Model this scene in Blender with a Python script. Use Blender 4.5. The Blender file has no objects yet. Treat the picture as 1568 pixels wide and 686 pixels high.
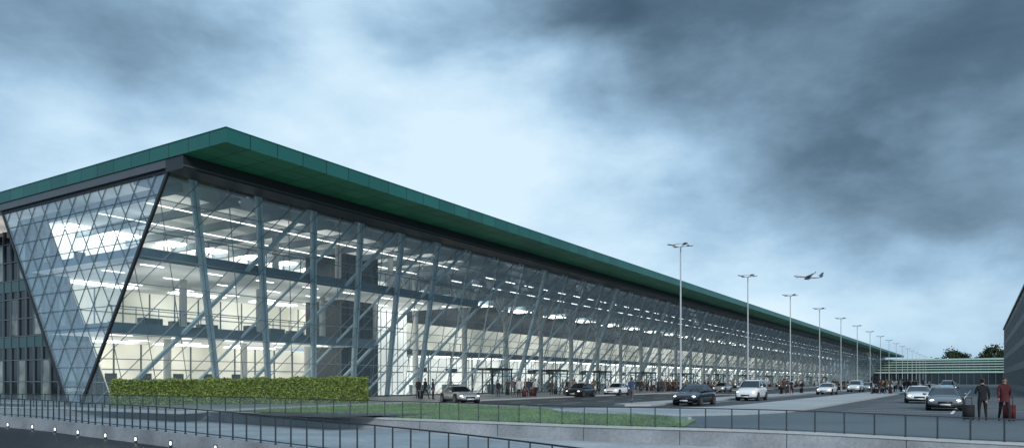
import bpy, bmesh, math, random
from mathutils import Vector, Matrix
random.seed(7)
sc = bpy.context.scene
sc.view_settings.view_transform='Standard'
sc.view_settings.look='None'
sc.view_settings.exposure=0
R=math.radians
COL=sc.collection

# ------------------------------------------------------------ helpers
def link(o,parent=None):
    COL.objects.link(o)
    if parent is not None: o.parent=parent
    return o
def empty(name,loc=(0,0,0),rz=0.0,scale=1.0):
    e=bpy.data.objects.new(name,None); e.location=loc; e.rotation_euler=(0,0,rz); e.scale=(scale,)*3
    e.empty_display_size=0.3
    return link(e)
def mobj(name,v,f,mats,parent=None,mi=None,smooth=False):
    me=bpy.data.meshes.new(name); me.from_pydata([tuple(a) for a in v],[],f)
    if not isinstance(mats,(list,tuple)): mats=[mats]
    for m in mats: me.materials.append(m)
    if mi: me.polygons.foreach_set('material_index',mi)
    if smooth: me.polygons.foreach_set('use_smooth',[True]*len(me.polygons))
    me.update()
    return link(bpy.data.objects.new(name,me),parent)
class MB:
    def __init__(s): s.v=[];s.f=[];s.m=[]
    def box(s,x0,x1,y0,y1,z0,z1,m=0):
        b=len(s.v)
        s.v+=[(x0,y0,z0),(x1,y0,z0),(x1,y1,z0),(x0,y1,z0),(x0,y0,z1),(x1,y0,z1),(x1,y1,z1),(x0,y1,z1)]
        s.f+=[(b,b+3,b+2,b+1),(b+4,b+5,b+6,b+7),(b,b+1,b+5,b+4),(b+1,b+2,b+6,b+5),(b+2,b+3,b+7,b+6),(b+3,b,b+4,b+7)]
        s.m+=[m]*6
    def bar(s,p0,p1,w,d,up=(0,0,1),m=0):
        p0=Vector(p0);p1=Vector(p1);a=(p1-p0).normalized();up=Vector(up)
        sx=a.cross(up)
        if sx.length<1e-4: sx=a.cross(Vector((1,0,0)))
        sx.normalize(); sy=sx.cross(a).normalized()
        b=len(s.v)
        for p in (p0,p1):
            for i,j in ((-1,-1),(1,-1),(1,1),(-1,1)):
                s.v.append(tuple(p+sx*(w/2*i)+sy*(d/2*j)))
        s.f+=[(b,b+1,b+2,b+3),(b+7,b+6,b+5,b+4)]
        for i in range(4):
            j=(i+1)%4; s.f.append((b+i,b+4+i,b+4+j,b+j))
        s.m+=[m]*6
    def cyl(s,p0,p1,r0,r1=None,n=10,m=0,caps=True):
        if r1 is None:r1=r0
        p0=Vector(p0);p1=Vector(p1);a=(p1-p0).normalized()
        sx=a.cross(Vector((0,0,1)))
        if sx.length<1e-3: sx=Vector((1,0,0))
        sx.normalize(); sy=a.cross(sx)
        b=len(s.v)
        for p,r in((p0,r0),(p1,r1)):
            for i in range(n):
                t=2*math.pi*i/n
                s.v.append(tuple(p+sx*(r*math.cos(t))+sy*(r*math.sin(t))))
        for i in range(n):
            j=(i+1)%n; s.f.append((b+i,b+j,b+n+j,b+n+i)); s.m.append(m)
        if caps:
            s.f.append(tuple(range(b+n-1,b-1,-1))); s.f.append(tuple(range(b+n,b+2*n))); s.m+=[m,m]
    def ell(s,c,r,n=10,k=6,m=0):
        b=len(s.v); c=Vector(c)
        for i in range(k+1):
            ph=math.pi*i/k
            for j in range(n):
                t=2*math.pi*j/n
                s.v.append((c.x+r[0]*math.sin(ph)*math.cos(t),c.y+r[1]*math.sin(ph)*math.sin(t),c.z+r[2]*math.cos(ph)))
        for i in range(k):
            for j in range(n):
                j2=(j+1)%n
                s.f.append((b+i*n+j,b+(i+1)*n+j,b+(i+1)*n+j2,b+i*n+j2)); s.m.append(m)
    def quad(s,a,b_,c,d,m=0):
        b=len(s.v); s.v+=[tuple(a),tuple(b_),tuple(c),tuple(d)]; s.f.append((b,b+1,b+2,b+3)); s.m.append(m)
    def poly(s,pts,m=0):
        b=len(s.v); s.v+=[tuple(p) for p in pts]; s.f.append(tuple(range(b,b+len(pts)))); s.m.append(m)
    def obj(s,name,mats,parent=None,smooth=False):
        return mobj(name,s.v,s.f,mats,parent,s.m,smooth)

# ------------------------------------------------------------ materials
def mat(name,col,rough=0.6,metal=0.0,noise=0.0,scale=5.0,bump=0.0,emit=None,es=0.0,spec=0.5,coat=0.0,noise2=None,evar=None,nosample=False):
    m=bpy.data.materials.new(name); m.use_nodes=True; nt=m.node_tree; n=nt.nodes; l=nt.links
    b=n['Principled BSDF']; b.inputs['Base Color'].default_value=(*col,1)
    b.inputs['Roughness'].default_value=rough; b.inputs['Metallic'].default_value=metal
    b.inputs['Specular IOR Level'].default_value=spec
    b.inputs['Coat Weight'].default_value=coat
    tc=n.new('ShaderNodeTexCoord')
    if noise>0 or bump>0:
        nz=n.new('ShaderNodeTexNoise')
        nz.inputs['Scale'].default_value=scale; nz.inputs['Detail'].default_value=6; nz.inputs['Roughness'].default_value=.65
        l.new(tc.outputs['Object'],nz.inputs['Vector'])
        if noise>0:
            mr=n.new('ShaderNodeMapRange'); mr.inputs['From Min'].default_value=.3; mr.inputs['From Max'].default_value=.7
            mr.inputs['To Min'].default_value=1-noise; mr.inputs['To Max'].default_value=1+noise
            l.new(nz.outputs['Fac'],mr.inputs['Value'])
            v=n.new('ShaderNodeVectorMath'); v.operation='SCALE'; v.inputs[0].default_value=col
            l.new(mr.outputs[0],v.inputs['Scale']); 
            out=v.outputs[0]
            if noise2:
                nz2=n.new('ShaderNodeTexNoise'); nz2.inputs['Scale'].default_value=noise2[0]; nz2.inputs['Detail'].default_value=3
                l.new(tc.outputs['Object'],nz2.inputs['Vector'])
                mr2=n.new('ShaderNodeMapRange'); mr2.inputs['From Min'].default_value=.35; mr2.inputs['From Max'].default_value=.65
                mr2.inputs['To Min'].default_value=1-noise2[1]; mr2.inputs['To Max'].default_value=1+noise2[1]
                l.new(nz2.outputs['Fac'],mr2.inputs['Value'])
                v2=n.new('ShaderNodeVectorMath'); v2.operation='SCALE'; l.new(out,v2.inputs[0]); l.new(mr2.outputs[0],v2.inputs['Scale']); out=v2.outputs[0]
            l.new(out,b.inputs['Base Color'])
        if bump>0:
            bp=n.new('ShaderNodeBump'); bp.inputs['Strength'].default_value=bump; bp.inputs['Distance'].default_value=.02
            l.new(nz.outputs['Fac'],bp.inputs['Height']); l.new(bp.outputs[0],b.inputs['Normal'])
    if emit:
        b.inputs['Emission Color'].default_value=(*emit,1); b.inputs['Emission Strength'].default_value=es
        if evar:
            ne=n.new('ShaderNodeTexNoise'); ne.inputs['Scale'].default_value=evar[0]; ne.inputs['Detail'].default_value=2
            l.new(tc.outputs['Object'],ne.inputs['Vector'])
            mr3=n.new('ShaderNodeMapRange'); mr3.inputs['From Min'].default_value=.35; mr3.inputs['From Max'].default_value=.65
            mr3.inputs['To Min'].default_value=es*(1-evar[1]); mr3.inputs['To Max'].default_value=es*(1+evar[1])
            l.new(ne.outputs['Fac'],mr3.inputs['Value']); l.new(mr3.outputs[0],b.inputs['Emission Strength'])
    if nosample: m.cycles.emission_sampling='NONE'
    return m
def glass(name,tint=(.86,.93,.95),lo=.05,hi=.55,rough=.01,power=4,haze=0.0,hcol=(.5,.66,.74)):
    m=bpy.data.materials.new(name); m.use_nodes=True; nt=m.node_tree; n=nt.nodes; l=nt.links
    n.remove(n['Principled BSDF']); out=n['Material Output']
    tr=n.new('ShaderNodeBsdfTransparent'); tr.inputs[0].default_value=(*tint,1)
    gl=n.new('ShaderNodeBsdfGlossy'); gl.inputs['Roughness'].default_value=rough; gl.inputs[0].default_value=(.9,.95,1,1)
    lw=n.new('ShaderNodeLayerWeight'); lw.inputs[0].default_value=.5
    p=n.new('ShaderNodeMath'); p.operation='POWER'; p.inputs[1].default_value=power; l.new(lw.outputs['Facing'],p.inputs[0])
    q=n.new('ShaderNodeMath'); q.operation='MULTIPLY_ADD'; q.inputs[1].default_value=hi; q.inputs[2].default_value=lo; l.new(p.outputs[0],q.inputs[0])
    base=tr.outputs[0]
    if haze>0:
        df=n.new('ShaderNodeBsdfDiffuse'); df.inputs[0].default_value=(*hcol,1)
        mh=n.new('ShaderNodeMixShader'); mh.inputs[0].default_value=haze; l.new(base,mh.inputs[1]); l.new(df.outputs[0],mh.inputs[2]); base=mh.outputs[0]
    mx=n.new('ShaderNodeMixShader'); l.new(q.outputs[0],mx.inputs[0]); l.new(base,mx.inputs[1]); l.new(gl.outputs[0],mx.inputs[2])
    l.new(mx.outputs[0],out.inputs[0]); return m
def seam_mat(name,col,px,py,rough=.4,w=.012):
    m=mat(name,col,rough,noise=.10,scale=.7,spec=.4); nt=m.node_tree; n=nt.nodes; l=nt.links; b=n['Principled BSDF']
    src=b.inputs['Base Color'].links[0].from_socket
    tc=n.new('ShaderNodeTexCoord'); sx=n.new('ShaderNodeSeparateXYZ'); l.new(tc.outputs['Object'],sx.inputs[0])
    prev=None
    for ax,per in((0,px),(1,py)):
        a=n.new('ShaderNodeMath'); a.operation='MULTIPLY_ADD'; a.inputs[1].default_value=1/per; a.inputs[2].default_value=.37; l.new(sx.outputs[ax],a.inputs[0])
        fr=n.new('ShaderNodeMath'); fr.operation='FRACT'; l.new(a.outputs[0],fr.inputs[0])
        c=n.new('ShaderNodeMath'); c.operation='GREATER_THAN'; c.inputs[1].default_value=w*2/per*1.2; l.new(fr.outputs[0],c.inputs[0])
        if prev is None: prev=c
        else:
            mm=n.new('ShaderNodeMath'); mm.operation='MULTIPLY'; l.new(prev.outputs[0],mm.inputs[0]); l.new(c.outputs[0],mm.inputs[1]); prev=mm
    wn=n.new('ShaderNodeTexWhiteNoise'); wn.noise_dimensions='2D'
    fl=n.new('ShaderNodeVectorMath'); fl.operation='MULTIPLY_ADD'; fl.inputs[1].default_value=(1/px,1/py,1); fl.inputs[2].default_value=(.37,.37,0); l.new(tc.outputs['Object'],fl.inputs[0])
    f2=n.new('ShaderNodeVectorMath'); f2.operation='FLOOR'; l.new(fl.outputs[0],f2.inputs[0]); l.new(f2.outputs[0],wn.inputs['Vector'])
    mr=n.new('ShaderNodeMapRange'); mr.inputs['To Min'].default_value=.86; mr.inputs['To Max'].default_value=1.14; l.new(wn.outputs['Value'],mr.inputs['Value'])
    k=n.new('ShaderNodeMath'); k.operation='MULTIPLY_ADD'; k.inputs[1].default_value=.8; k.inputs[2].default_value=.2; l.new(prev.outputs[0],k.inputs[0])
    k2=n.new('ShaderNodeMath'); k2.operation='MULTIPLY'; l.new(k.outputs[0],k2.inputs[0]); l.new(mr.outputs[0],k2.inputs[1])
    v=n.new('ShaderNodeVectorMath'); v.operation='SCALE'; l.new(src,v.inputs[0]); l.new(k2.outputs[0],v.inputs['Scale']); l.new(v.outputs[0],b.inputs['Base Color'])
    return m

M_asph=mat('asphalt',(.085,.09,.092),.6,noise=.18,scale=18,bump=.3,noise2=(.12,.22),spec=.3)
M_road=mat('asphalt_road',(.065,.07,.072),.55,noise=.18,scale=22,bump=.3,noise2=(.15,.25),spec=.35)
M_wet=mat('dark_asphalt',(.014,.018,.022),.45,noise=.3,scale=1.2,bump=.15,spec=.25)
M_pave=mat('paving',(.42,.425,.42),.6,noise=.12,scale=3,bump=.1,noise2=(.2,.12))
M_apron=seam_mat('paving_slabs',(.22,.225,.22),1.2,1.2,.45)
M_kerb=mat('kerb_stone',(.42,.43,.43),.7,noise=.1,scale=4)
M_conc=mat('concrete',(.28,.30,.32),.75,noise=.18,scale=9,bump=.3,noise2=(.5,.22))
M_path=mat('path_concrete',(.38,.40,.41),.7,noise=.16,scale=4,bump=.1,noise2=(.4,.16))
M_paint=mat('white_paint',(.78,.78,.76),.6,noise=.15,scale=6)
M_grass=mat('grass',(.14,.22,.055),.9,noise=.35,scale=5,bump=.8,noise2=(.4,.25))
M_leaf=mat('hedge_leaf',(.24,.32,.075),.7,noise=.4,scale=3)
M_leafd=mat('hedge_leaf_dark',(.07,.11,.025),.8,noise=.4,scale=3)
M_tree=mat('tree_leaf',(.035,.055,.022),.8,noise=.4,scale=1)
M_bark=mat('bark',(.06,.045,.035),.9,noise=.3,scale=8)
M_green=seam_mat('roof_green_panel',(.012,.118,.100),1.9,1.9,.38,.025)
M_soff=seam_mat('soffit_green_panel',(.04,.28,.155),1.9,1.5,.5,.025)
M_dark=mat('dark_steel',(.02,.024,.028),.45,noise=.1,scale=2)
M_beam=mat('grey_beam',(.085,.10,.115),.45,noise=.1,scale=1)
M_roof=mat('roof_membrane',(.12,.13,.13),.8)
M_mull=mat('mullion_steel',(.11,.17,.21),.4)
M_mulld=mat('dark_mullion',(.10,.13,.15),.4)
M_mullf=mat('facade_mullion_steel',(.20,.27,.31),.4)
M_col=mat('column_steel',(.60,.72,.78),.4,noise=.08,scale=1)
M_diag=mat('brace_steel',(.56,.67,.72),.4,noise=.08,scale=1)
M_slab=mat('slab_edge',(.15,.21,.245),.5,noise=.1,scale=1)
M_ceil=mat('ceiling_white',(.75,.75,.72),.7,emit=(1,.96,.88),es=.36,evar=(.12,.75),nosample=True)  # emission stands in for lamp light on the room ceilings, patchy by noise
M_ceilh=mat('ceiling_hall',(.28,.34,.38),.6,emit=(.7,.86,1),es=.03,nosample=True)  # faint bluish self-glow stands in for light reaching the hall ceiling
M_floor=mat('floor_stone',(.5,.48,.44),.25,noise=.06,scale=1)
M_wall=mat('interior_wall',(.76,.73,.65),.7,noise=.05,scale=.4,emit=(1,.93,.78),es=.48,evar=(.16,.6),nosample=True)  # cream emission imitates a wall lit by room lamps; noise makes it uneven
M_wallb=mat('glowing_wall',(.75,.74,.70),.7,emit=(1,.97,.90),es=.85,evar=(.13,.45),nosample=True)  # brighter wall glow put into the material; no lights stand behind it
M_int_dark=mat('core_cladding',(.05,.07,.085),.3,noise=.2,scale=.5)
M_white=mat('column_white',(.7,.7,.68),.5)
M_lamp=mat('luminaire',(1,1,1),.5,emit=(1,.97,.92),es=3.0,nosample=True)
M_panel=mat('light_panel',(1,1,1),.5,emit=(1,.96,.88),es=4.5)
M_glass=glass('facade_glass',(.84,.93,.96),.07,.60,.01,3.2,.08,(.52,.72,.84))
M_glassE=glass('end_glass',(.76,.89,.96),.10,.4,.02,3,.22,(.62,.80,.92))
M_glassR=glass('rail_glass',(.80,.87,.90),.06,.35,.03,3,.10)
M_cw=mat('dark_curtain_glass',(.010,.015,.018),.08,spec=.35)
M_cwg=mat('green_curtain_glass',(.02,.07,.07),.1,spec=.4)
M_cwl=mat('lit_curtain_glass',(.05,.06,.06),.1,emit=(.75,.95,.9),es=.10,evar=(.6,.9),nosample=True)
M_gal=mat('galvanised_steel',(.55,.58,.60),.4,metal=.2)
M_rail=mat('rail_steel',(.04,.05,.06),.4,metal=.3)
M_stone=mat('stone_cladding',(.22,.23,.23),.8,noise=.25,scale=1.5)
M_win=mat('window_glass',(.02,.028,.035),.1,spec=.8)
M_louv=mat('louvre_metal',(.42,.60,.52),.5)
M_tyre=mat('tyre_rubber',(.012,.012,.012),.8)
M_rim=mat('alloy_rim',(.4,.4,.42),.3,metal=.9)
M_cglass=mat('car_glass',(.012,.015,.018),.05,spec=.9)
M_head=mat('headlight',(.8,.85,.9),.1,emit=(.9,.95,1),es=2.2,nosample=True)
M_tail=mat('tail_light',(.3,.01,.01),.2,emit=(1,.05,.03),es=.5,nosample=True)
M_plate=mat('number_plate',(.7,.7,.66),.5)
M_trim=mat('black_trim',(.012,.012,.013),.4)
M_bol=mat('marker_light',(1,1,1),.4,emit=(.85,.93,1),es=2.5,nosample=True)
def paint(n,c,metal=.3): return mat(n,c,.25,metal=metal,coat=1.0)
P_silver=paint('silver_paint',(.48,.48,.47),.4); P_black=paint('black_paint',(.012,.013,.015)); P_white=paint('white_car_paint',(.86,.87,.88),0); P_grey=paint('grey_paint',(.18,.19,.20),.3)

# ------------------------------------------------------------ camera
cam=bpy.data.cameras.new('camera'); co=bpy.data.objects.new('camera',cam); link(co)
co.location=(0,0,1.65); co.rotation_euler=(R(90),0,0)
cam.sensor_width=36; cam.lens=25.9; cam.shift_y=.153; cam.clip_end=6000; cam.clip_start=.1
sc.camera=co

# ------------------------------------------------------------ world
SUN_EL=R(30); SUN_AZ=R(165)
w=bpy.data.worlds.new('World'); sc.world=w; w.use_nodes=True; nt=w.node_tree; N=nt.nodes; L=nt.links
bg=N['Background']
sky=N.new('ShaderNodeTexSky'); sky.sky_type='NISHITA'; sky.sun_disc=False; sky.sun_elevation=SUN_EL; sky.sun_rotation=SUN_AZ
tc=N.new('ShaderNodeTexCoord')
def mth(op,a,b=None,c=None,clamp=False):
    x=N.new('ShaderNodeMath'); x.operation=op; x.use_clamp=clamp
    for i,vv in enumerate((a,b,c)):
        if vv is None: continue
        if isinstance(vv,(int,float)): x.inputs[i].default_value=vv
        else: L.new(vv,x.inputs[i])
    return x.outputs[0]
sep=N.new('ShaderNodeSeparateXYZ'); L.new(tc.outputs['Generated'],sep.inputs[0])
X,Y,Z=sep.outputs
az=mth('MULTIPLY',mth('ARCTAN2',X,Y),57.2958)
el=mth('MULTIPLY',mth('ARCSINE',Z),57.2958)
mp=N.new('ShaderNodeMapping'); mp.inputs['Scale'].default_value=(1,1,2.0); L.new(tc.outputs['Generated'],mp.inputs[0])
def noise(scale,detail,rough,off,dist=0.0,out='Fac'):
    m2=N.new('ShaderNodeMapping'); m2.inputs['Location'].default_value=off; L.new(mp.outputs[0],m2.inputs[0])
    q=N.new('ShaderNodeTexNoise'); q.inputs['Scale'].default_value=scale; q.inputs['Detail'].default_value=detail; q.inputs['Roughness'].default_value=rough
    q.inputs['Distortion'].default_value=dist
    L.new(m2.outputs[0],q.inputs['Vector']); return q.outputs[out]
n1=noise(3.0,6,.5,(3.1,1,0),.25); n2=noise(3.0,6,.5,(9,4,2),.25)
n3=noise(6.0,8,.58,(1.3,7,5),.1); n4=noise(1.8,2,.5,(5,2,8))
azw=mth('MULTIPLY_ADD',mth('SUBTRACT',n1,.5),34,az)
elw=mth('MULTIPLY_ADD',mth('SUBTRACT',n2,.5),20,el)
def gauss(a0,e0,sa,se,amp):
    a=mth('POWER',mth('ABSOLUTE',mth('DIVIDE',mth('SUBTRACT',azw,a0),sa)),2)
    e=mth('POWER',mth('ABSOLUTE',mth('DIVIDE',mth('SUBTRACT',elw,e0),se)),2)
    return mth('MULTIPLY',mth('EXPONENT',mth('MULTIPLY',mth('ADD',a,e),-1)),amp)
F=mth('MULTIPLY_ADD',mth('SUBTRACT',n3,.5),.55,.63)
F=mth('MULTIPLY_ADD',mth('SUBTRACT',n4,.5),.22,F)
for g in ((-8,15.5,20,10,.46),(31,20,16,8.0,-.52),(11,28,13,4.2,-.50),(-35,25,12,6,-.28),(-16,27,6,5,.22),(15,3.5,22,5.0,.36),(37,10.5,8,3.5,-.18),(-33,10,10,6,.14)):
    F=mth('ADD',F,gauss(*g))
ramp=N.new('ShaderNodeValToRGB'); cr=ramp.color_ramp; L.new(F,ramp.inputs[0])
cr.elements[0].position=0; cr.elements[0].color=(.045,.085,.13,1)
cr.elements[1].position=1.0; cr.elements[1].color=(.68,.85,.97,1)
for p,c in((.22,(.09,.155,.22)),(.45,(.20,.32,.44)),(.65,(.34,.52,.70)),(.83,(.52,.72,.88))):
    e=cr.elements.new(p); e.color=(*c,1)
scl=N.new('ShaderNodeVectorMath'); scl.operation='SCALE'; scl.inputs['Scale'].default_value=10.8; L.new(ramp.outputs[0],scl.inputs[0])
mx=N.new('ShaderNodeMix'); mx.data_type='RGBA'; mx.inputs[0].default_value=.93
L.new(sky.outputs[0],mx.inputs[6]); L.new(scl.outputs[0],mx.inputs[7])
L.new(mx.outputs[2],bg.inputs[0]); bg.inputs[1].default_value=.1
sl=bpy.data.lights.new('sun','SUN'); sl.energy=2.0; sl.angle=R(14); sl.color=(1,.96,.90)
so=link(bpy.data.objects.new('sun',sl))
d=Vector((math.sin(SUN_AZ)*math.cos(SUN_EL),math.cos(SUN_AZ)*math.cos(SUN_EL),math.sin(SUN_EL)))
so.rotation_euler=d.to_track_quat('Z','Y').to_euler(); so.location=(0,-20,60)

# ------------------------------------------------------------ site frame
B=Vector((-28.3,48.4,0)); D1=Vector((.535,.845,0)).normalized(); D2=Vector((-D1.y,D1.x,0)); ANG=math.atan2(D1.y,D1.x)
def W(t,o,z=0): return B+D1*t-D2*o+Vector((0,0,z))

# ------------------------------------------------------------ ground
rail2=[(-75,62,.05),(-60,57,.03),(-45,51.2,.02),(-32,46,-.01),(-17.2,40,-.04),(-5.7,35,-.17),(3.2,31,-.28),(10.3,28,-.32),(17.4,25,-.52),(25,21.8,-.55),(45,13.5,-.6)]
def off(poly,dist):
    r=[]
    for i,p in enumerate(poly):
        a=Vector(poly[max(i-1,0)][:2]); b=Vector(poly[min(i+1,len(poly)-1)][:2]); t=(b-a).normalized(); n=Vector((-t.y,t.x))
        r.append((p[0]+n.x*dist,p[1]+n.y*dist,p[2]))
    return r
def resample(poly,step):
    pts=[Vector(p) for p in poly]; out=[pts[0].copy()]
    fine=[]
    for i in range(len(pts)-1):
        p0=pts[max(i-1,0)];p1=pts[i];p2=pts[i+1];p3=pts[min(i+2,len(pts)-1)]
        for k in range(20):
            u=k/20
            fine.append(.5*((2*p1)+(p2-p0)*u+(2*p0-5*p1+4*p2-p3)*u*u+(3*p1-p0-3*p2+p3)*u**3))
    fine.append(pts[-1]); last=fine[0]; acc=0
    for p in fine[1:]:
        seg=(p-last).length
        while acc+seg>=step:
            q=last+(p-last)*((step-acc)/seg); out.append(q); last=q; seg=(p-last).length; acc=0
        acc+=seg; last=p
    return out
r2=[tuple(p) for p in resample(rail2,1.0)]
back=off(r2,3.0)
v=[];f=[]
n=len(r2)
for i in range(n):
    v.append(r2[i]); v.append((back[i][0],back[i][1],0))
for i in range(n-1): f.append((2*i,2*i+2,2*i+3,2*i+1))
k=len(v)
for i in range(n):
    v.append((back[i][0]*61,3500,0))
for i in range(n-1): f.append((2*i+1,2*i+3,k+i+1,k+i))
v+=[(-4500,3500,0),(-4500,62,0),(4500,3500,0),(4500,13.5,0)]
kk=k+n
f.append((kk+1,1,k,kk)); f.append((kk+1,0,1)); f.append((2*(n-1)+1,kk+3,kk+2,k+n-1)); f.append((2*(n-1),kk+3,2*(n-1)+1))
mobj('ground',v,f,M_asph)
mobj('road',[(-4500,-3500,-.95),(4500,-3500,-.95),(4500,70,-.95),(-4500,70,-.95)],[(0,1,2,3)],M_wet)

def strip(name,pts,z,m,skirt=0,km=None):
    b=MB(); P=[W(t,o,z) for t,o in pts]
    b.poly(P,0)
    if skirt:
        for i in range(len(P)):
            a=P[i]; c=P[(i+1)%len(P)]
            b.quad((a.x,a.y,-.05),(c.x,c.y,-.05),c,a,1)
    return b.obj(name,[m,km or M_kerb])
strip('road',[( -2,15.2),(430,15.2),(430,28.8),(12,28.8),(-2,25)],.004,M_road)
strip('road',[(13,32),(430,32),(430,36.3),(20,36.3),(14,35)],.004,M_road)
strip('pavement',[(-3,15),(-3,-1),(400,-1),(400,15)],.12,M_apron,1)
strip('pavement',[(20,29),(19,30.2),(20,31.6),(400,31.6),(400,29)],.12,M_pave,1)
tip=[(9.5,30.0),(7.6,31.5),(6.8,33.5),(6.9,36),(8,38.4),(10.5,40.2),(14,41.3),(20,41.6),(400,41.6),(400,37),(24,37),(18,36.5),(15.2,35.2),(13.4,33),(12.3,31),(11,30)]
strip('pavement',tip,.12,M_pave,1)
# lawn
b=MB()
idx=[i for i in range(n) if -30<r2[i][0]<7.6]
nr=off(r2,.25)
far=[(-30,46.5),(-24,52),(-16,57),(-11,56.5),(-3.7,50.5),(1.5,43.6),(4.5,37.5),(6.4,34),(7.6,31.5)]
def fary(x):
    for a,c in zip(far,far[1:]):
        if a[0]<=x<=c[0]: return a[1]+(c[1]-a[1])*(x-a[0])/(c[0]-a[0])
    return 31.5
for i,j in zip(idx,idx[1:]):
    def lo(q): return (nr[q][0],nr[q][1],nr[q][2]+.03)
    def mi_(q): return (back[q][0],min(back[q][1],fary(back[q][0])),.03)
    def hi(q): return (back[q][0],max(min(back[q][1],fary(back[q][0])),fary(back[q][0])),.035)
    b.quad(lo(i),lo(j),mi_(j),mi_(i)); b.quad(mi_(i),mi_(j),hi(j),hi(i))
for _ in range(14000):
    x=random.uniform(-14,7); i=min(range(0,n),key=lambda q:abs(r2[q][0]-x))
    y0=r2[i][1]+.4; y1=fary(x)-.2
    if y1<=y0: continue
    y=random.uniform(y0,y1); z=r2[i][2]*max(0,1-(y-r2[i][1])/3.0)+.02
    a=random.uniform(0,3.14); h=random.uniform(.05,.13); ww=.04
    p=Vector((x,y,z)); s=Vector((math.cos(a),math.sin(a),0))*ww
    b.poly([p-s,p+s,p+Vector((random.uniform(-.04,.04),random.uniform(-.04,.04),h))])
b.obj('grass',[M_grass])
b=MB()
for a,c in zip(far[2:],far[3:]):
    b.bar((a[0],a[1],.04),(c[0],c[1],.04),.18,.16)
b.obj('kerb',[M_kerb])

# markings
b=MB()
def mk(t0,t1,o0,o1,z=.009):
    P=[W(t0,o0,z),W(t1,o0,z),W(t1,o1,z),W(t0,o1,z)]
    b.quad(*P)
for i in range(60):
    mk(4+i*6,7+i*6,19.4,19.55); mk(4+i*6,7+i*6,23.9,24.05)
mk(22,390,32.5,32.65); mk(24,390,36.0,36.12)
for i in range(11):
    mk(62,66,15.6+i*1.15,16.2+i*1.15)
    mk(140,144,15.6+i*1.15,16.2+i*1.15)
for i in range(40):
    mk(17+i*2.75,17.14+i*2.75,43.6,48.6)
    if i>6: mk(17+i*2.75,17.14+i*2.75,56,61)
mk(17,125,48.6,48.74)
for i in range(2,40):
    mk(17+i*2.75,17.14+i*2.75,48.74,53.6)
b.obj('road_marking',[M_paint])

# retaining wall + railing on top
wall_lo=[-.30,-.33,-.36,-.4,-.5,-.7,-.85,-.94,-.945,-.945,-.945]
b=MB(); fr=off(r2,-.12); bk=off(r2,.12); jo=off(r2,-.1235)
for i in range(len(r2)-1):
    zt0=r2[i][2]+.05; zt1=r2[i+1][2]+.05
    b.quad((fr[i][0],fr[i][1],-1.2),(fr[i+1][0],fr[i+1][1],-1.2),(fr[i+1][0],fr[i+1][1],zt1),(fr[i][0],fr[i][1],zt0))
    b.quad((fr[i][0],fr[i][1],zt0),(fr[i+1][0],fr[i+1][1],zt1),(bk[i+1][0],bk[i+1][1],zt1),(bk[i][0],bk[i][1],zt0))
    b.quad((bk[i][0],bk[i][1],zt0),(bk[i+1][0],bk[i+1][1],zt1),(bk[i+1][0],bk[i+1][1],zt1-.4),(bk[i][0],bk[i][1],zt0-.4))
    if i%4==0:   # recessed panel joint filler
        a=Vector(jo[i]); c=Vector(jo[i+1]); u_=(c-a).normalized()*.025
        b.quad((a.x,a.y,-1.2),(a.x+u_.x,a.y+u_.y,-1.2),(a.x+u_.x,a.y+u_.y,zt0-.02),(a.x,a.y,zt0-.02),1)
b.obj('retaining_wall',[M_conc,M_dark])
b=MB(); cf=off(r2,-.17); cb=off(r2,.17)
for i in range(len(r2)-1):
    za=r2[i][2]+.05; zb=r2[i+1][2]+.05
    A=Vector((cf[i][0],cf[i][1],za-.06));Bq=Vector((cf[i+1][0],cf[i+1][1],zb-.06));C=Vector((cb[i+1][0],cb[i+1][1],zb-.06));D=Vector((cb[i][0],cb[i][1],za-.06)); u_=Vector((0,0,.09))
    b.quad(A+u_,Bq+u_,C+u_,D+u_); b.quad(A,Bq,Bq+u_,A+u_); b.quad(D,C,C+u_,D+u_)
b.obj('wall_coping',[M_kerb])
def railing(name,pts,h,postw,glassoff=.06,toprail=.05,step=1,mid=False):
    e=empty(name); b=MB(); g=MB()
    P=[Vector(p) for p in pts]
    for i in range(0,len(P),step):
        p=P[i]; b.bar(p,p+Vector((0,0,h)),postw,postw*1.6,up=(0,1,0))
        b.box(p.x-postw,p.x+postw,p.y-postw,p.y+postw,p.z-.002,p.z+.02)
    for i in range(len(P)-1):
        a=P[i];c=P[i+1]; hh=Vector((0,0,h))
        b.bar(a+hh,c+hh,toprail,toprail*.8)
        if mid: b.bar(a+Vector((0,0,.1)),c+Vector((0,0,.1)),.03,.03)
        g.quad(a+Vector((0,0,glassoff)),c+Vector((0,0,glassoff)),c+Vector((0,0,h-.06)),a+Vector((0,0,h-.06)))
    b.obj('posts_and_handrail',[M_rail],e); g.obj('glass_panels',[M_glassR],e)
railing('railing',[(p[0],p[1],p[2]+.08) for p in r2],.78,.035)
rail1=[(-75,63-1.5,-.3),(-60,55.6,-.3),(-45,49.5,-.3),(-29.2,42,-.32),(-19.1,34,-.37),(-12,28,-.41),(-3.6,22,-.7),(1.3,17,-.85),(5,11,-.9),(8,2,-.9)]
r1=[tuple(p) for p in resample(rail1,.8)]
b=MB(); f1=off(r1,-.15); f2=off(r1,.15)
for i in range(len(r1)-1):
    z0=r1[i][2]; z1=r1[i+1][2]
    b.quad((f1[i][0],f1[i][1],-1.2),(f1[i+1][0],f1[i+1][1],-1.2),(f1[i+1][0],f1[i+1][1],z1),(f1[i][0],f1[i][1],z0))
    b.quad((f1[i][0],f1[i][1],z0),(f1[i+1][0],f1[i+1][1],z1),(f2[i+1][0],f2[i+1][1],z1),(f2[i][0],f2[i][1],z0))
b.obj('kerb_wall',[M_conc])
railing('railing',r1,.98,.04,mid=True)
b=MB(); K=60
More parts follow.
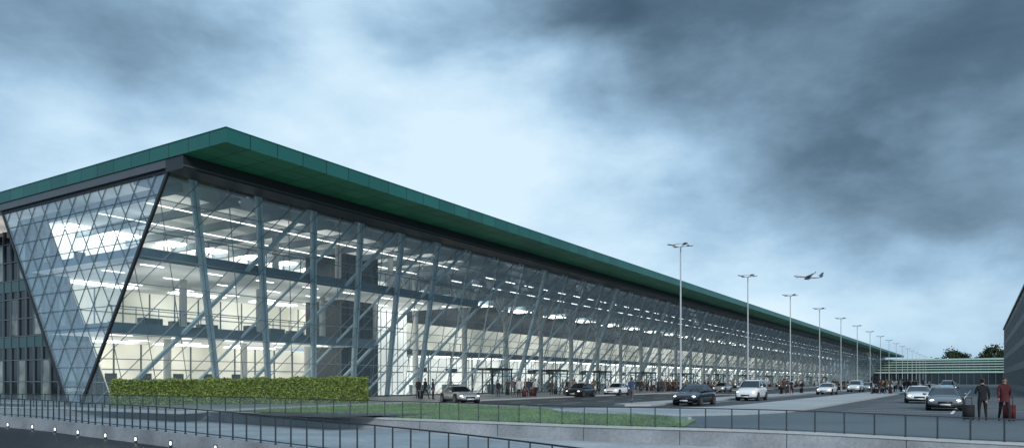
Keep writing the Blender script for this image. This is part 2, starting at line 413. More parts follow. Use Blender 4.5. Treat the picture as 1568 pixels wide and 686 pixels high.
def at(poly,u):
    x=u*(len(poly)-1); i=min(int(x),len(poly)-2); return Vector(poly[i]).lerp(Vector(poly[i+1]),x-i)
fine1=resample([(p[0],p[1],p[2]-.012) for p in off(rail1,.15)],.5); fine2=resample([(a,b_,c) for (a,b_,_),c in zip(off(rail2,-.1),wall_lo)],.5)
for i in range(K):
    b.quad(at(fine1,i/K),at(fine1,(i+1)/K),at(fine2,(i+1)/K),at(fine2,i/K))
b.obj('footpath',[M_path],smooth=True)
for i in range(4,len(r1),4):
    p=f1[i]
    if p[0]>3 or p[0]<-50: continue
    e=empty('marker_light',(p[0],p[1]-.03,-.95)); bb=MB()
    bb.box(-.05,.05,-.05,.02,0,.26,0); bb.box(-.03,.03,-.058,-.05,.10,.24,1); bb.box(-.06,.06,-.06,.03,.26,.28,0)
    bb.obj('body',[M_dark,M_bol],e)

# ------------------------------------------------------------ terminal
T=empty('airport_terminal',B,ANG)
H=14.0; LEAN=9.9/14.26
def fy(z): return -LEAN*z
TE=400
fn=Vector((0,-1,-LEAN)).normalized()
b=MB(); seg=9.6; t=0
while t<TE:
    t2=min(t+seg,TE); b.quad((t,0,0),(t2,0,0),(t2,fy(H),H),(t,fy(H),H)); t=t2
b.obj('facade_glass',[M_glass],T)
YL0=1.6; YL1=10.8
b=MB(); b.quad((0,0,0),(0,fy(H),H),(0,YL1,H),(0,YL0,0)); b.obj('end_glass',[M_glassE],T)
b=MB(); b.quad((0,YL0,0),(0,YL1,H),(3,YL1,H),(3,YL0,0)); b.obj('side_glass',[M_glass],T)
def yl(z): return YL0+(YL1-YL0)*z/H
b=MB(); rows=11; dz=H/rows; off_n=-.04
for i in range(1,rows):
    z=i*dz; b.bar((off_n,fy(z),z),(off_n,yl(z),z),.035,.05,up=(1,0,0))
per=1.8; sl=LEAN
def clipline(y0,s):
    N_=400; ins=[]
    for k in range(N_+1):
        z=H*k/N_; y=y0+s*z
        if fy(z)-1e-6<=y<=yl(z)+1e-6: ins.append(z)
    return (min(ins),max(ins)) if len(ins)>3 else None
y0=-24
while y0<30:
    for s in(-sl,sl*.97):
        c=clipline(y0,s)
        if c: b.bar((off_n,y0+s*c[0],c[0]),(off_n,y0+s*c[1],c[1]),.038,.05,up=(1,0,0))
    y0+=per
b.bar((-.03,0,0),(-.03,fy(H),H),.2,.16,up=(1,0,0),m=1); b.bar((-.03,YL0,0),(-.03,YL1,H),.16,.16,up=(1,0,0),m=1)
b.bar((-.03,fy(H),H-.05),(-.03,YL1,H-.05),.16,.14,up=(1,0,0),m=1)
b.obj('end_lattice',[M_mull,M_dark],T)
b=MB(); slope=9.0/14.26
t=-9
def fp(t,z,o=0): return Vector((t,fy(z),z))+fn*o
while t<TE+9:
    for s in(-1,1):
        z0,z1=0,H
        ta=t;tb=t+s*slope*H
        if s>0:
            if ta<0: z0=-ta/slope
            if tb>TE: z1=(TE-ta)/slope
        else:
            if tb<0: z1=ta/slope
            if ta>TE: z0=(ta-TE)/slope
        if z1-z0>.3 and z0>=0 and z1<=H+1e-6:
            b.bar(fp(t+s*slope*z0,z0,.03),fp(t+s*slope*z1,z1,.03),.035,.05,up=fn)
    t+=2.42
for z in(1.55,3.1,4.65,6.2,7.75,9.3,10.9,12.45):
    b.bar(fp(0,z,.02),fp(TE,z,.02),.04,.045,up=fn)
b.bar(fp(0,.08,0),fp(TE,.08,0),.25,.25,up=fn,m=1)
b.bar(fp(0,H-.08,0),fp(TE,H-.08,0),.2,.2,up=fn,m=1)
b.obj('facade_mullions',[M_mullf,M_dark],T)
b=MB(); k=0; t=1.7
while t<TE-10:
    big=(k<6) or ((k-5)%4==0)
    if big:
        b.bar(fp(t,H-.1,-.30),fp(t+slope*H,.0,-.30),.42,.30,up=fn,m=0)
        b.bar(fp(t,H-.1,-.52),fp(t+slope*H,.0,-.52),.10,.16,up=fn,m=1)
    else:
        b.bar(fp(t,H-.1,-.30),fp(t+slope*H,.0,-.30),.10,.12,up=fn,m=1)
    if k>=2:
        wd=.30 if (k%2==0) else .15
        b.bar(fp(t,H-.1,-.55),fp(t-slope*H,.0,-.55),wd,.16,up=fn,m=1)
    t+=4.84; k+=1
b.obj('columns_and_braces',[M_col,M_diag],T)
# roof
b=MB()
RZ0,RZ1=14.56,15.34; RO=-15.4; RE=430
b.quad((-.35,RO,RZ0),(RE,RO,RZ0),(RE,RO,RZ1),(-.35,RO,RZ1),0)
b.quad((-.35,75,RZ0),(-.35,RO,RZ0),(-.35,RO,RZ1),(-.35,75,RZ1),0)
b.quad((RE,RO,RZ0),(RE,75,RZ0),(RE,75,RZ1),(RE,RO,RZ1),0)
b.quad((RE,75,RZ0),(-.35,75,RZ0),(-.35,75,RZ1),(RE,75,RZ1),0)
b.quad((-.35,RO,RZ1),(RE,RO,RZ1),(RE,75,RZ1),(-.35,75,RZ1),2)
b.quad((-.35,RO,RZ0),(-.35,75,RZ0),(RE,75,RZ0),(RE,RO,RZ0),1)
b.obj('roof',[M_green,M_soff,M_roof],T)
b=MB()
b.box(-.38,RE+.03,RO-.03,RO+.2,RZ1+.002,RZ1+.05); b.box(-.38,-.15,RO+.2,75,RZ1+.002,RZ1+.05)
b.obj('roof_edge_trim',[M_green],T)
b=MB(); BO=-11.47
b.box(-.28,402,BO,BO+1.7,13.78,14.555,0)
b.box(-.28,.5,BO+1.7,75,14.06,14.555,1)
b.box(.5,402,BO+1.7,20,14.06,14.3,0)
b.box(-.30,402,BO-.04,BO,13.9,13.98,1)
b.obj('eaves_beam',[M_dark,M_beam],T)
b=MB()
b.quad((3.0,YL0,0),(3.0,YL1,14.05),(3.0,75,14.05),(3.0,75,0),0)
for i in range(60):
    y=2.6+i*1.25
    zt=14.0; zb=0
    if y<YL1: zt=(y-YL0)/(YL1-YL0)*H
    if zt>.3: b.box(2.86,2.98,y-.035,y+.035,zb,zt,1)
    for (za,zc) in((0.2,3.25),(5.3,8.15),(9.8,12.65)):
        if zt>zc and (i*7+int(za))%3==0: b.box(2.94,2.987,y+.06,y+1.19,za,zc,3)
for z in(1.6,3.3,5.2,6.6,8.2,9.7,11.2,12.7):
    b.box(2.90,2.985,yl(z)+.05,75,z-.035,z+.035,1)
    if z in(5.2,9.7): b.box(2.93,2.988,yl(z)+.05,75,z-.9,z-.06,2)
b.obj('curtain_wall',[M_cw,M_mulld,M_cwg,M_cwl],T)
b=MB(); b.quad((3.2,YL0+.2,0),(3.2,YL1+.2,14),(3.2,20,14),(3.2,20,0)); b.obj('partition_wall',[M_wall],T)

# interior
b=MB()
b.box(.1,TE,.1,20,-.02,.135,0); b.obj('floor',[M_floor],T)
b=MB()
def slab(t0,t1,z0,z1,yb,lim=None):
    yf=fy((z0+z1)/2)+1.0
    b.box(t0,t1,yf,yb,z0+.03,z1,0)
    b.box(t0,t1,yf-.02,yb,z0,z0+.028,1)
    b.box(t0,t1,yf-.25,yf-.02,z0-.12,z1+.05,2)
slab(.3,3.1,4.85,5.4,4.4); slab(3.1,25,4.85,5.4,12)
slab(.3,3.1,9.35,9.9,7.2); slab(3.1,37,9.35,9.9,12)
for z1,t1 in((5.4,25),(9.9,37)):
    yy=fy(z1)+1.0; b.bar((.3,yy,z1+1.1),(t1,yy,z1+1.1),.06,.06,m=2)
    for i in range(int(t1/1.6)): b.bar((.5+i*1.6,yy,z1),(.5+i*1.6,yy,z1+1.1),.04,.04,up=(0,1,0),m=2)
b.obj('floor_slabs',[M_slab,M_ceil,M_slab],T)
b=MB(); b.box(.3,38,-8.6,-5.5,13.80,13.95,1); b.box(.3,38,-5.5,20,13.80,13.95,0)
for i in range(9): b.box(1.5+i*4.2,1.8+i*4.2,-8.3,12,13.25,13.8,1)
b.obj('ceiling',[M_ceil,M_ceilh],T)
b=MB(); b.box(38,TE,-8.6,20,13.80,13.95,0)
for i in range(76):
    b.box(38+i*4.8,38.25+i*4.8,-8.2,18,13.2,13.8,0)
for y in(-6,-1.5,3): b.box(38,TE,y,y+.35,12.6,13.1,0)
b.obj('hall_ceiling',[M_ceilh],T)
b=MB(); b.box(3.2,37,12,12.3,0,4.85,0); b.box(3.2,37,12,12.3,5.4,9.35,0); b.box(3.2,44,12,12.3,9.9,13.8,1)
b.box(37,TE,18,18.3,0,5.0,1); b.box(37,TE,18,18.3,5.5,9.8,0); b.box(37,TE,18,18.3,9.8,13.8,2)  # hall wall glow set by height: strongest low, no emission at the top
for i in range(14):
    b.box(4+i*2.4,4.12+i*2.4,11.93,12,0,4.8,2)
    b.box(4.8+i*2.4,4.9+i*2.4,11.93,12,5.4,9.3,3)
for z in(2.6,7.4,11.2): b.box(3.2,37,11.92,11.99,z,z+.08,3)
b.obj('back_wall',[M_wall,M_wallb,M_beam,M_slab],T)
b=MB()
for i in range(10):
    x=5+i*3.1
    if x<23: b.box(x,x+1.0,11.9,11.97,.14,2.3,0); b.box(x+.4,x+2.0,2+(i%3),2.7+(i%3),5.4,6.3,1)
    b.box(x+.6,x+1.5,11.9,11.97,9.9,12.1,0)
b.obj('interior_fittings',[M_int_dark,M_slab],T)
b=MB()
b.box(24.5,29.5,1.2,6,.1,13.8,0); b.box(29.6,36.8,4.2,4.35,0.1,9.35,2)
for i in range(9):
    b.bar((29.6+i*.9,4.1,.1),(29.6+i*.9,4.1,9.3),.06,.06,up=(0,1,0),m=1)
for z in(2.6,5.1,7.4): b.box(29.6,36.8,4.05,4.15,z-.05,z+.05,1)
for i in range(6): b.box(24.45+i*1.0,24.52+i*1.0,1.1,1.2,.1,13.8,1)
for z in(3,5.2,8,9.6,12): b.box(24.4,29.6,1.05,1.19,z-.05,z+.05,1)
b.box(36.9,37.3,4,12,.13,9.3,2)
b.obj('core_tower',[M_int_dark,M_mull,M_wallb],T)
b=MB(); b.box(37.4,TE,9.5,17.9,5.0,5.5,0); b.box(37.4,TE,9.4,9.5,4.9,5.6,0)
b.bar((37,9.45,6.6),(TE,9.45,6.6),.07,.07)
for i in range(150): b.box(38+i*2.4,38.05+i*2.4,9.42,9.48,5.5,6.6,0)
for i in range(75):
    x=38.5+i*4.8; b.box(x,x+.14,9.6,9.74,.12,5,0); b.box(x+1.2,x+1.26,17.9,18,.12,5,0)
for z in(2.9,): b.box(37.4,TE,17.88,17.96,z,z+.18,0)
b.obj('mezzanine',[M_slab],T)
b=MB()
for i in range(38):
    x=40+i*9.6
    b.cyl((x,5,.1),(x,5,13.7),.34,.34,12,0)
    for q in(-1,1):
        b.cyl((x,5,9.0),(x+q*2.6,5,13.7),.12,.12,8,0); b.cyl((x,5,9.0),(x,5+q*2.4,13.7),.12,.12,8,0)
for i in range(4):
    x=8+i*7; b.cyl((x,3.0,.1),(x,3.0,4.9),.28,.28,12,0); b.cyl((x,1.0,5.4),(x,1.0,9.3),.28,.28,12,0); b.cyl((x,-1.0,9.9),(x,-1.0,13.8),.28,.28,12,0)
b.obj('interior_columns',[M_white],T,smooth=False)
b=MB()
for i in range(40):
    x=42+i*9+random.uniform(-1,1); y=random.uniform(7,9)
    b.box(x,x+3.0,y,y+.8,.12,1.2,0); b.box(x+.2,x+2.6,y+.2,y+.35,2.7,3.3,1)
    b.cyl((x+.3,y+.28,3.3),(x+.3,y+.28,5.0),.03,.03,6,0); b.cyl((x+2.5,y+.28,3.3),(x+2.5,y+.28,5.0),.03,.03,6,0)
b.obj('check_in_desks',[M_slab,M_int_dark],T)
b=MB()
for x in range(8):
    t0=2.2+x*4.6
    for y,z in((0.5,4.84),(6,4.84)):
        if t0<22 and (y<4 or t0>3): b.box(t0,t0+1.6,y,y+.16,z-.04,z-.005)
    for y,z in((-3.2,9.34),(1.5,9.34),(7,9.34)):
        if t0<35 and (y<6 or t0>3): b.box(t0,t0+1.6,y,y+.16,z-.04,z-.005)
for y in(-4.2,1.5): b.box(2,36,y,y+.14,13.18,13.22)
for i in range(90):
    for y in(-5.8,-1.3):
        b.box(38.6+i*4,40.4+i*4,y,y+.12,12.54,12.58)
b.obj('ceiling_luminaires',[M_lamp],T)
b=MB()
for i in range(4):
    b.box(4+i*8.4,10+i*8.4,9.6,11.6,13.66,13.74); b.box(4+i*8.4,9+i*8.4,8.6,9.8,9.24,9.3)
    if i<3: b.box(4+i*7,9+i*7,8.6,9.8,4.74,4.8)
for i in range(30):
    b.box(39+i*12,44+i*12,13,16,13.0,13.1); b.box(39+i*12,45+i*12,11,15,4.9,4.96)
b.obj('light_panels',[M_panel],T)
b=MB(); g=MB()
for x in(44,58,72,90,110,130,152,175,200,230,260):
    for xx in(x,x+2,x+4): 
        b.box(xx-.06,xx+.06,-3.1,-2.98,.12,2.9); b.box(xx-.06,xx+.06,-.3,-.18,.12,2.9)
    b.box(x-.1,x+4.1,-3.15,-.1,2.9,3.15); b.box(x,x+4,-3.08,-3.0,2.2,2.28)
    g.quad((x,-3.04,.12),(x+4,-3.04,.12),(x+4,-3.04,2.9),(x,-3.04,2.9))
b.obj('entrance_vestibules',[M_dark],T); g.obj('entrance_glass',[M_glass],T)

# ------------------------------------------------------------ hedge
def leafbox(b,p0,p1,h0,h1,th,cnt,sz):
    p0=Vector(p0);p1=Vector(p1);a=(p1-p0);Ln=a.length;a.normalize();s=Vector((-a.y,a.x,0))
    for i in range(20):
        u0=i/20;u1=(i+1)/20
        q0=p0+a*Ln*u0;q1=p0+a*Ln*u1;hh0=h0+(h1-h0)*u0-.07;hh1=h0+(h1-h0)*u1-.07;e=th/2-.06
        Z=Vector((0,0,1))
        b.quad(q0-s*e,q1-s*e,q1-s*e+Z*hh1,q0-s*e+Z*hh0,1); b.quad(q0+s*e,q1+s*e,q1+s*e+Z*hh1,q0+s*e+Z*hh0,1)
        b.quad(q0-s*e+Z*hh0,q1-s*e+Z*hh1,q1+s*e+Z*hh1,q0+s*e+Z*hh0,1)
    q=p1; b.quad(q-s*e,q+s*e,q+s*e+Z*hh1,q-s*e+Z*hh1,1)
    for _ in range(cnt):
        u=random.random(); h=(h0+(h1-h0)*u)+.05*math.sin(u*37)+.03*math.sin(u*91); r=random.random()
        if r<.62: off_=-th/2; z=random.uniform(.05,h)
        elif r<.92: off_=random.uniform(-th/2,th/2); z=h
        else: off_=random.uniform(-th/2,th/2); z=random.uniform(0,h); u=1
        c=p0+a*Ln*u+s*off_+Vector((0,0,z))+Vector([random.gauss(0,.045) for _ in range(3)])
        x=Vector([random.gauss(0,1) for _ in range(3)]).normalized(); y=x.cross(Vector([random.gauss(0,1) for _ in range(3)])).normalized()
        k=sz*random.uniform(.6,1.3)
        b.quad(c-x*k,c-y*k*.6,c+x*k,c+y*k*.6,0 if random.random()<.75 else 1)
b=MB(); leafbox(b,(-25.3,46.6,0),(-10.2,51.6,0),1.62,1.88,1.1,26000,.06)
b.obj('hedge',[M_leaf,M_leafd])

# ------------------------------------------------------------ street lamps
lm=None
def lamp(x,y):
    global lm
    e=empty('street_lamp',(x,y,.12),ANG)
    if lm is None:
        b=MB(); b.cyl((0,0,0),(0,0,.9),.11,.10,12); b.cyl((0,0,.9),(0,0,11.9),.085,.05,12); b.cyl((0,0,-.1),(0,0,.04),.2,.2,12)
        for q in(-1,1):
            b.bar((0,0,11.8),(q*.45,q*.45,11.95),.04,.04); b.bar((0,0,11.8),(q*.45,-q*.45,11.95),.04,.04)
        for i in range(16):
            a0=2*math.pi*i/16;a1=2*math.pi*(i+1)/16
            b.bar((.6*math.cos(a0),.6*math.sin(a0),11.98),(.6*math.cos(a1),.6*math.sin(a1),11.98),.06,.05)
        for i in range(4):
            a=math.pi/4+i*math.pi/2; c=Vector((math.cos(a),math.sin(a),0))
            b.bar(c*.5+Vector((0,0,11.96)),c*1.05+Vector((0,0,12.0)),.28,.05,m=0)
            b.bar(c*.55+Vector((0,0,11.925)),c*1.0+Vector((0,0,11.965)),.22,.02,m=1)
        o=b.obj('pole_and_head',[M_gal,M_trim],e); lm=o.data
    else: link(bpy.data.objects.new('pole_and_head',lm),e)
for k in range(17):
    p=W(29.2+19.6*k,30.4); lamp(p.x,p.y)

# ------------------------------------------------------------ cars
def loft(b,rings,m=0,cap=True):
    n=len(rings[0]); base=len(b.v)
    for r in rings: b.v+= [tuple(p) for p in r]
    for i in range(len(rings)-1):
        for j in range(n):
            j2=(j+1)%n; b.f.append((base+i*n+j,base+i*n+j2,base+(i+1)*n+j2,base+(i+1)*n+j)); b.m.append(m)
    if cap:
        b.f.append(tuple(range(base+n-1,base-1,-1))); b.m.append(m); e=base+(len(rings)-1)*n
        b.f.append(tuple(range(e,e+n))); b.m.append(m)
carcache={}
def car(name,x,y,rz,pm,kind='sedan',z=0):
    e=empty(name,(x,y,z),rz)
    key=(kind,pm.name)
    if key not in carcache:
        hs={'sedan':1.0,'sport':.92,'suv':1.2}[kind]
        parts=[]
        b=MB()
        st=[(-2.27,.66,.42,.74),(-2.2,.80,.30,.90),(-1.95,.87,.24,.99),(-1.4,.915,.2,1.0),(-.6,.92,.19,.97),(.3,.92,.19,.95),(1.0,.92,.19,.93),(1.5,.905,.2,.86),(1.9,.87,.22,.76),(2.18,.78,.26,.66),(2.3,.62,.34,.54)]
        rings=[]
        for sx,wd,zl,zt in st:
            zt*=hs; half=[(0,zl),(.8*wd,zl),(.97*wd,zl+.10),(1.0*wd,zl+.45*(zt-zl)),(.965*wd,zl+.78*(zt-zl)),(.82*wd,zt),(.4*wd,zt+.025)]
            ring=[(sx,yy,zz) for yy,zz in half]+[(sx,0,zt+.035)]+[(sx,-yy,zz) for yy,zz in half[:0:-1]]
            rings.append(ring)
        loft(b,rings)
        parts.append(('body',b,[pm],True,1))
        b=MB()
        if kind=='suv': lv=[(.95,-2.05,1.15,.83),(1.15,-1.98,.82,.77),(1.38,-1.85,.45,.69),(1.44,-1.65,.25,.62),(1.46,-1.3,0,.5)]
        elif kind=='sport': lv=[(.93,-1.9,.85,.80),(1.12,-1.45,.45,.72),(1.34,-.85,.0,.60),(1.39,-.7,-.1,.52),(1.41,-.55,-.2,.4)]
        else: lv=[(.93,-1.95,1.15,.82),(1.14,-1.55,.78,.75),(1.37,-1.0,.32,.63),(1.42,-.85,.18,.56),(1.44,-.65,.0,.45)]
        rings=[]
        for z_,xa,xb,wd in lv:
            z_*=hs; c=.14
            rings.append([(xa,-wd*.75,z_),(xa+c,-wd,z_),(xb-c*2.5,-wd,z_),(xb-c*.5,-wd*.75,z_),(xb,0,z_),(xb-c*.5,wd*.75,z_),(xb-c*2.5,wd,z_),(xa+c,wd,z_),(xa,wd*.75,z_),(xa-.05,0,z_)])
        n0=len(b.f); loft(b,rings)
        nr_=10
        for i in range(n0,len(b.f)):
            row=(i-n0)//nr_
            if row>=2: b.m[i]=1
        z0,z1=lv[0][0]*hs,lv[2][0]*hs
        for sgn in(-1,1):
            for fa,fb in((lv[0][2]-.33,lv[2][2]-.33),(-.45,-.42),(lv[0][1]+.2,lv[2][1]+.12)):
                a=Vector((fa,sgn*(lv[0][3]+.0),z0)); m=Vector(((fa+fb)/2,sgn*(lv[1][3]+.005),lv[1][0]*hs)); c=Vector((fb,sgn*(lv[2][3]+.005),z1))
                b.bar(a,m,.07,.02,up=(0,1,0),m=1); b.bar(m,c,.07,.02,up=(0,1,0),m=1)
        parts.append(('greenhouse',b,[M_cglass,pm],False,0))
        b=MB()
        for wx in(-1.42,1.42):
            for sgn in(-1,1):
                b.cyl((wx,sgn*.70,.34),(wx,sgn*.918,.34),.395,.395,24,0)
                b.cyl((wx,sgn*.68,.325),(wx,sgn*.935,.325),.325,.315,24,0)
                b.cyl((wx,sgn*.93,.325),(wx,sgn*.94,.325),.225,.22,20,2)
                for q in range(5):
                    a=q*math.pi*2/5; b.bar((wx,sgn*.944,.325),(wx+.21*math.cos(a),sgn*.944,.325+.21*math.sin(a)),.05,.015,up=(0,1,0),m=1)
                for q in range(14):
                    a=q*math.pi*2/14;a2=a+math.pi*2/14; b.bar((wx+.225*math.cos(a),sgn*.942,.325+.225*math.sin(a)),(wx+.225*math.cos(a2),sgn*.942,.325+.225*math.sin(a2)),.03,.02,up=(0,1,0),m=1)
        b.box(-1.9,1.95,-.8,.8,.16,.24,0)
        parts.append(('wheels',b,[M_tyre,M_rim,M_trim],False,0))
        b=MB()
        zh=.60*hs
        for sgn in(-1,1):
            b.ell((2.1,sgn*.62,zh+.02),(.13,.14,.055),10,6,0)
            b.ell((-2.2,sgn*.66,.78*hs),(.07,.14,.06),10,6,1)
            b.ell((.72,sgn*1.0,.98*hs),(.09,.11,.065),8,6,2)
            b.ell((2.17,sgn*.55,.36),(.06,.12,.05),8,6,3)
            b.box(-.38,-.22,sgn*.925-.01,sgn*.925+.01,.80*hs,.82*hs,3)
        b.box(2.2,2.31,-.34,.34,.40,.52,3); b.box(2.24,2.325,-.26,.26,.30,.39,4); b.box(-2.31,-2.2,-.26,.26,.55,.66,4)
        b.box(1.9,2.30,-.62,.62,.235,.30,3)
        parts.append(('lights_and_trim',b,[M_head,M_tail,pm,M_trim,M_plate],True,0))
        carcache[key]=[]
        for nm,bb,ms,sm,sub in parts:
            o=bb.obj(nm,ms,e,sm)
            if sub: 
                md=o.modifiers.new('sub','SUBSURF'); md.levels=2; md.render_levels=2
            carcache[key].append((nm,o.data,sub))
    else:
        for nm,me,sub in carcache[key]:
            o=link(bpy.data.objects.new(nm,me),e)
            if sub: md=o.modifiers.new('sub','SUBSURF'); md.levels=2; md.render_levels=2
    return e
TW=ANG+R(180)
car('parked_car',-3.9,54.9,R(-66),P_silver,'sport')
car('parked_car',7.2,77,TW+R(4),P_black,'sedan')
car('parked_car',12.2,85.5,TW+R(3),P_white,'sedan')
car('driving_car',12.6,50.8,TW,P_black,'sedan')
car('driving_car',20.5,63,TW+R(1),P_white,'suv')
car('parked_car',30.9,56,TW+R(5),P_white,'sport')
car('parked_car',25.0,42.6,TW+R(3),P_grey,'sport')
for t,o,pm,kd in((72,34,P_white,'sedan'),(84,17.5,P_silver,'sedan'),(97,34,P_white,'suv'),(112,33.9,P_silver,'sedan'),(128,17.2,P_black,'suv'),(150,34,P_white,'sedan'),(99,46,P_white,'suv'),(118,46,P_silver,'sedan')):
    p=W(t,o); car('parked_car',p.x,p.y,TW+R(random.uniform(-3,3)),pm,kd)

# ------------------------------------------------------------ people
cloth={'navy':(.02,.028,.05),'black':(.012,.012,.014),'grey':(.10,.10,.11),'tan':(.22,.16,.10),'red':(.08,.012,.016),'white':(.5,.5,.5),'blue':(.04,.08,.16),'brown':(.06,.04,.03)}
CM={k_:mat('cloth_'+k_,c,.85,noise=.15,scale=8) for k_,c in cloth.items()}
M_skin=mat('skin',(.38,.24,.17),.55); M_hair=mat('hair',(.025,.018,.014),.6); M_shoe=mat('shoe',(.02,.017,.015),.5); M_eye=mat('eye',(.02,.02,.02),.2)
def skin_mesh(verts,edges,rads,roots):
    me=bpy.data.meshes.new('tmp'); me.from_pydata(verts,edges,[]); o=bpy.data.objects.new('tmp',me); COL.objects.link(o)
    o.modifiers.new('s','SKIN'); sd=me.skin_vertices[0].data
    for i,r_ in enumerate(rads): sd[i].radius=r_ if isinstance(r_,tuple) else (r_,r_)
    for i in range(len(verts)): sd[i].use_root=(i in roots)
    m2=o.modifiers.new('u','SUBSURF'); m2.levels=2; m2.render_levels=2
    bpy.context.view_layer.update(); dg=bpy.context.evaluated_depsgraph_get()
    out=bpy.data.meshes.new_from_object(o.evaluated_get(dg)); bpy.data.objects.remove(o); return out
def person_mesh(pose,skirt=False):
    V=[];E=[];Rd=[];roots=[]
    def add(p,r_,par=None):
        V.append(p);Rd.append(r_); i=len(V)-1
        if par is not None:E.append((par,i))
        else: roots.append(i)
        return i
    st={'stand':0,'walk':.30,'pull':.24,'stand2':.03}[pose]
    pel=add((0,0,.96),(.155,.11)); wa=add((0,-.01,1.10),(.135,.095),pel); ch=add((0,-.01,1.30),(.165,.105),wa); ns=add((0,.0,1.44),(.10,.075),ch)
    nk=add((0,-.005,1.51),.055,ns); hd0=add((0,-.015,1.58),(.068,.078),nk); hd1=add((0,-.015,1.68),(.075,.092),hd0); add((0,0,1.745),(.05,.062),hd1)
    hands=[]
    for s in(-1,1):
        sw=st*s
        hip=add((s*.10,0,.88),.095,pel); kn=add((s*.11,-sw*.55-.02,.50),.062,hip)
        back_=(sw<0)
        an=add((s*.11,-sw*1.0+(.08 if back_ else 0),.10+(.05 if back_ else 0)),.042,kn); 
        he=add((s*.11,-sw*1.0+.04+(.06 if back_ else 0),.045+(.06 if back_ else 0)),.042,an); add((s*.125,-sw*1.0-.15+(.08 if back_ else 0),.035),(.040,.03),he)
        sh=add((s*.175,0,1.40),.07,ch)
        if pose=='pull' and s>0: el_=add((s*.23,.14,1.16),.046,sh); wr=add((s*.24,.30,.97),.033,el_)
        elif pose=='stand2' and s>0: el_=add((s*.25,-.02,1.14),.046,sh); wr=add((s*.16,-.22,1.24),.033,el_)
        else: el_=add((s*.235,sw*.35+.02,1.14),.046,sh); wr=add((s*.25,sw*.8-.05,.91),.032,el_)
        a=(Vector(V[wr])-Vector(V[el_])).normalized(); pc=Vector(V[wr])+a*.07; pm_=add(tuple(pc),(.036,.022),wr)
        hands.append((s,wr,Vector(V[wr]),a))
        lat=Vector((0,-1,0)) if abs(a.y)<.8 else Vector((0,0,1))
        for q in range(4):
            ln=(.07,.08,.075,.058)[q]; c=pc+lat*((q-1.5)*-.02)
            i0=add(tuple(c),.0095); i1=add(tuple(c+a*ln*.6),.0085,i0); add(tuple(c+a*ln+Vector((-s*.02,0,0))),.007,i1)
        c=pc-a*.04+lat*.02; i0=add(tuple(c),.011); i1=add(tuple(c+lat*.035+a*.02),.0095,i0); add(tuple(c+lat*.05+a*.05),.008,i1)
    me=skin_mesh(V,E,Rd,roots)
    idx=[]
    for p in me.polygons:
        c=p.center; m=2
        hand=any((c-w_).dot(a)>.0 and (c-w_).length<.24 for (_,_,w_,a) in hands)
        if hand: m=0
        elif c.z>1.50:
            m=0
            if c.z>1.685 or (c.y>-.02 and c.z>1.575): m=1
        elif c.z<.10 or (c.z<.2 and abs(c.y)>.3 and c.z<.14): m=4
        elif c.z<.93: m=3
        idx.append(m)
    b=MB(); b.v=[tuple(v_.co) for v_ in me.vertices]; b.f=[tuple(p.vertices) for p in me.polygons]; b.m=idx
    b.ell((0,.012,1.70),(.086,.105,.075),12,8,1)
    for s in(-1,1):
        b.ell((s*.03,-.098,1.645),(.011,.008,.008),6,4,5); b.ell((s*.078,-.015,1.635),(.012,.022,.03),6,4,0)
    b.ell((0,-.108,1.625),(.012,.018,.022),6,4,0); b.ell((0,-.093,1.59),(.022,.008,.006),6,4,5)
    if skirt or pose in('stand','pull'):
        ring=[]
        for z,rx,ry in((1.08,.165,.125),(.92,.185,.145),(.78,.20,.17 if st<.1 else .20)):
            ring.append([(rx*math.cos(2*math.pi*j/14),ry*math.sin(2*math.pi*j/14),z) for j in range(14)])
        loft(b,ring,2,False)
    return b
PB={p:person_mesh(p) for p in('stand','walk','pull','stand2')}
def suitcase(b,x,y,s=1.0,m=6):
    b.box(x-.2*s,x+.2*s,y-.12*s,y+.12*s,.07,.66*s,m)
    for i in(-1,1):
        b.box(x+i*.12*s-.01,x+i*.12*s+.01,y-.01,y+.01,.66*s,.95,7)
        for q in(-1,1): b.ell((x+i*.15*s,y+q*.09*s,.035),(.02,.035,.035),8,4,7)
        b.box(x+i*.1*s-.012,x+i*.1*s+.012,y-.13*s,y-.12*s,.1,.62*s,7)
    b.box(x-.13*s,x+.13*s,y-.015,y+.015,.94,.97,7)
pc_={}
def person(x,y,z,rz,pose,top,tr,case=None,h=1.0):
    key=(pose,top,tr,case)
    if key not in pc_:
        s=PB[pose]; b=MB(); b.v=list(s.v);b.f=list(s.f);b.m=list(s.m)
        if case: 
            suitcase(b,.27 if pose=='pull' else .5,.42 if pose=='pull' else .0)
        me_o=b.obj('person',[M_skin,M_hair,CM[top],CM[tr],M_shoe,M_eye,CM[case or 'black'],M_trim],None,True); pc_[key]=me_o.data; o=me_o
    else: o=link(bpy.data.objects.new('person',pc_[key]))
    o.location=(x,y,z); o.rotation_euler=(0,0,rz); o.scale=(h,h,h); return o
person(19.35,30.3,0,R(160),'stand2','black','black','black',1.0)
person(20.05,30.0,0,R(-20),'pull','red','black','red',1.02)
person(8.4,51.6,.12,R(150),'walk','blue','grey',None,1.02)
person(-7.3,62,.12,R(60),'walk','black','black',None,1.0); person(-6.6,61.5,.12,R(80),'stand','navy','black',None,.97)
person(-8.0,63,.12,R(20),'pull','black','grey','black',1)
tops=['navy','black','grey','tan','white','blue','black','brown','red']
combos=[(random.choice(['stand','walk','pull','stand2']),random.choice(tops),random.choice(['black','navy','grey','black']),random.choice([None,None,'black','red'])) for _ in range(18)]
def scatter(cnt,t0,t1,o0,o1,z=.12):
    for _ in range(cnt):
        t=t0+(t1-t0)*random.random(); o=random.uniform(o0,o1); p=W(t,o)
        for q in range(random.choice([1,1,2,3])):
            c=random.choice(combos)
            person(p.x+q*random.uniform(.5,.9),p.y+random.uniform(-.4,.4),z,random.uniform(0,6.28),*c,h=random.uniform(.92,1.05))
